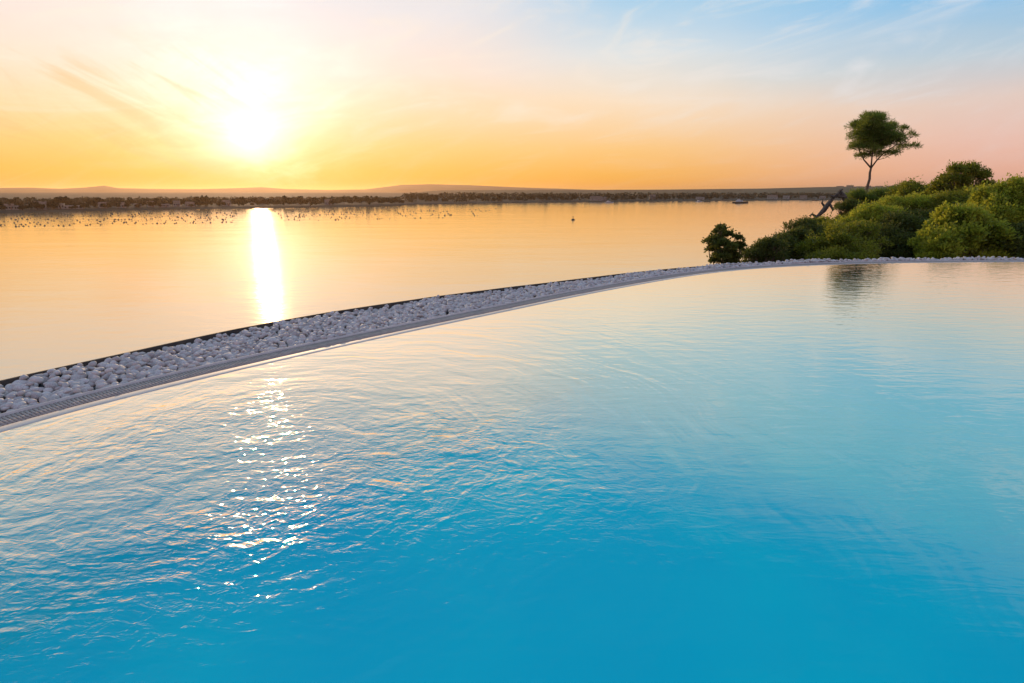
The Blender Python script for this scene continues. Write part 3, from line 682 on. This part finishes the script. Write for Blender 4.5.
# houses
M_hw = simple('pale_house_wall', (.27,.23,.20), (.36,.31,.27), .6, .8, 0, .2, .25)
M_hr = simple('house_roof_tile', (.16,.09,.06), (.24,.15,.10), .8, .8, 0, .2)
M_win = simple('house_window_glass', (.03,.035,.04), (.05,.055,.06), .5, .2)
def house(px, off, wd, dp, hh, label, roof='gable', group='houses among the trees of the left shore', nw=3, zadd=0.0, rr=None, z0=None, name='house'):
    wd *= .62; hh = hh*.82; off += random.uniform(6, 18)
    a_ = px_az(px); rr = rr or float(shore_r(np.array([a_]))[0]) + off
    z0 = land_z(a_, off) if z0 is None else z0
    root = empty(name, (math.sin(a_)*rr, math.cos(a_)*rr, z0 + zadd), -a_ + random.uniform(-.25, .25)); tag(root, label, 'house', group)
    mb = MB(); mb.box((0, 0, hh/2-.5), (wd, dp, hh+1)); mb.build('wall', M_hw, root)
    mb = MB()
    if roof == 'gable':
        e_ = .4; rh = dp*.28
        mb.add([(-wd/2-e_, -dp/2-e_, hh), (wd/2+e_, -dp/2-e_, hh), (wd/2+e_, dp/2+e_, hh), (-wd/2-e_, dp/2+e_, hh), (-wd/2-e_, 0, hh+rh), (wd/2+e_, 0, hh+rh)], [[0,1,5,4],[2,3,4,5],[0,4,3],[1,2,5],[3,2,1,0]])
        mb.build('roof', M_hr, root)
    else:
        mb.box((0, 0, hh+.15), (wd+.5, dp+.5, .5)); mb.build('roof', M_hw, root)
    for i in range(nw):
        mb = MB(); mb.box(((i+.5)/nw*wd - wd/2, -dp/2-.03, hh*.55), (.9, .12, 1.3)); mb.build('window', M_win, root)
    mb = MB(); mb.box((wd*.5/nw*.0 + wd*.17, -dp/2-.03, 1.0), (1.0, .1, 2.0)); mb.build('door', M_hr, root)
    return root
house(8, 20, 8, 6, 3.4, 'small pale house almost at the left edge of the photo')
house(17, 18, 7, 6, 3.0, 'second small house from the left edge, tucked under trees', 'flat')
house(40, 16, 11, 8, 5.0, 'tall white house with a gabled roof on the left shore')
house(57, 15, 13, 8, 4.4, 'white two part house in the middle of the long white row, left shore', 'flat', nw=4)
house(70, 13, 24, 6, 2.6, 'long low white building on the left shore', 'flat', nw=6)
house(103, 18, 11, 7, 3.6, 'pale house with a tiled roof right of the long low building')
house(120, 20, 9, 7, 3.2, 'pale cottage beside the gap in the shoreline trees')
house(137, 18, 8, 6, 3.4, 'white flat roofed house a third of the way to the sun streak', 'flat')
house(150, 20, 8, 7, 4.0, 'pale gabled house left of the row of low roofs')
house(163, 16, 14, 7, 3.0, 'low wide house near the middle of the left shore', 'flat')
house(176, 22, 9, 7, 4.2, 'pale house behind low roofs, left of the sun streak')
house(190, 18, 12, 7, 3.2, 'low gabled house close left of the tall trees')
house(226, 20, 10, 8, 3.8, 'house in the orange haze just left of the sun streak')
house(328, 24, 11, 8, 4.0, 'pale house among trees right of the sun streak')
for i, (px, wd) in enumerate([(596, 30), (603, 14), (652, 16), (700, 22), (772, 28), (786, 16), (803, 20), (822, 18)]):
    house(px, 18+7*(i % 3), wd, 10, 5 + (i % 3), ['long pale low building at the water of the distant shore', 'small pale house beside the long building on the distant shore', 'lone pale house on the distant shore left of the boat', 'pale house just left of the moored boat', 'long pale house right of the moored boat', 'small gabled house between two long houses, distant shore', 'pale house on the shore left of the dead tree', 'pale house on the shore behind the dead tree'][i], 'flat' if i % 2 else 'gable', 'houses on the distant shore', 3)
hz = [(838,187.5),(848,186.5),(857,187),(866,186.6),(877,186.8),(888,186.2),(897,186.6),(906,187.0),(917,187),(992,184.6),(1000,184.2),(928,187)]
for i, (px, py) in enumerate(hz):
    x, y, z = ray(px, py+1.2); a_ = math.atan2(x, y); D = 2860
    house(px, 0, random.uniform(22, 44), 14, random.uniform(5, 9), 'pale town house on the crest of the distant hill at the right', random.choice(['gable', 'flat']), 'town houses on the distant hill crest', 3, rr=D, z0=CAM_H + D*z/math.hypot(x, y))

# ------------------------------------------------------------------ floats, marker, boats
M_float = simple('black_float', (.02,.018,.016), (.04,.035,.03), 3, .5)
mb = MB(); mb.lathe([(.18,-.3),(.55,-.12),(.62,.15),(.5,.45),(.2,.6),(.12,.62),(.12,.95),(.05,1.0)], n=10)
f0 = mb.build('float', M_float, None, True); fm = f0.data; bpy.data.objects.remove(f0)
fpos = []
r_ = np.random.default_rng(5)
while len(fpos) < 420:
    row = r_.integers(0, 9)
    px = r_.uniform(-8, 500)
    if 240 < px < 292 and r_.random() < .8: continue
    top_y = 215.5 - .014*px; span = 11.5 - .007*px
    py = top_y + span*(row/8)**1.25 + r_.normal()*.25
    if r_.random() < (px-330)/260: continue
    fpos.append((px, py))
fpos.sort(key=lambda q: -q[1])
for i, (px, py) in enumerate(fpos[:300]):
    o = bpy.data.objects.new('float', fm); C.objects.link(o); o.location = S(px, py).tolist(); k_ = r_.uniform(.34, .66)*(1+max(0, 222-py)*.05); o.scale = (k_, k_, k_*r_.uniform(.8, 1.2)); o.rotation_euler = (r_.normal()*.15, r_.normal()*.15, 0)
    tag(o, 'small dark float in the nearer rows scattered over the calm bay', 'float', 'dark floats in the bay')
V = []; F = []; nb = 0; fv = np.array([v.co[:] for v in fm.vertices]); ff = [list(p_.vertices) for p_ in fm.polygons]
for px, py in fpos[300:]:
    V.append(fv*r_.uniform(.6, .9) + S(px, py)); F += [[q+nb for q in p_] for p_ in ff]; nb += len(fv)
o = put('farthest_floats', np.vstack(V), F, M_float, None, True); struct(o, 'stuff'); o['label'] = 'farthest rows of dark floats in the bay'
mk = empty('marker_buoy', S(573, 220)); tag(mk, 'single larger dark marker buoy with an upright post, alone in the bay', 'buoy')
mb = MB(); mb.lathe([(.3,-.4),(.9,-.2),(1.0,.3),(.7,.6),(.2,.75)], n=12); mb.build('hull', M_float, mk, True)
mb = MB(); mb.lathe([(.14,.7),(.12,1.6)], n=8); mb.build('post', M_float, mk, True)
mb = MB(); mb.box((0, 0, 1.75), (.5, .1, .5), .4); mb.box((0, 0, 1.75), (.1, .5, .5), .4); mb.build('topmark', M_float, mk)

M_hull = simple('dark_hull', (.03,.02,.02), (.06,.04,.035), 1, .5); M_cab = simple('white_cabin', (.55,.52,.5), (.62,.6,.58), 1, .5)
def boat(px, py, L, label, rz, hull=M_hull, cabin=True, mast=0.0):
    root = empty('boat', S(px, py), rz); tag(root, label, 'boat')
    V = []; F = []; st = 9
    for i in range(st):
        u_ = i/(st-1); x_b = (u_-.5)*L; wb = L*.14*min(1, (1-u_)*2.6)**.6*(.85 if i == 0 else 1); sheer = L*.085*(1+.5*u_**2)
        V += [(x_b, -wb*.55, -.5), (x_b+.03*L*u_, -wb, sheer), (x_b+.03*L*u_, wb, sheer), (x_b, wb*.55, -.5)]
    for i in range(st-1):
        for k_ in range(4): F.append([i*4+k_, (i+1)*4+k_, (i+1)*4+(k_+1) % 4, i*4+(k_+1) % 4])
    F += [[0, 1, 2, 3], [(st-1)*4+3, (st-1)*4+2, (st-1)*4+1, (st-1)*4]]
    put('hull', V, F, hull, root)
    if cabin:
        mb = MB(); mb.box((-L*.06, 0, L*.085+L*.05), (L*.5, L*.17, L*.10), 0, .9); mb.box((-L*.1, 0, L*.085+L*.13), (L*.24, L*.13, L*.065), 0, .85); mb.build('cabin', M_cab, root)
        for i in range(4):
            mb = MB(); mb.box((-L*.26+i*L*.12, -L*.082, L*.085+L*.055), (L*.06, L*.012, L*.03)); mb.build('window', M_win, root)
    if mast: mb = MB(); mb.tube([(-L*.05, 0, L*.1), (-L*.05, 0, mast)], [.15, .08], 6); mb.build('mast', M_cab, root)
boat(740, 203.2, 20, 'moored motor boat with a dark hull and white cabin near the distant shore', R(-22), mast=8)
boat(699, 201.9, 10, 'small boat at the distant shore, left one of the two left of the motor boat', R(10), M_cab, True)
boat(707, 202.0, 9, 'small low boat at the distant shore, between its neighbour and the motor boat', R(160), M_hull, False)
boat(609, 202.9, 12, 'small pale boat in front of the distant houses at the middle of the shore', R(0), M_cab, True)
boat(816, 200.6, 16, 'small dark boat near the shore just left of the dead tree', R(20), M_hull, False, 6)

# ------------------------------------------------------------------ haze
m, t, out = mat('warm_evening_haze')
pv = t.new('ShaderNodeVolumePrincipled'); pv.inputs['Color'].default_value = (1.0, .66, .40, 1); pv.inputs['Density'].default_value = .000065; pv.inputs['Anisotropy'].default_value = .65
t.l.new(pv.outputs[0], out.inputs['Volume'])
mb = MB(); mb.box((0, 3000, (SEA-5+95)/2), (25000, 19000, 95-(SEA-5)))
hzb = mb.build('haze', m); struct(hzb, 'stuff')
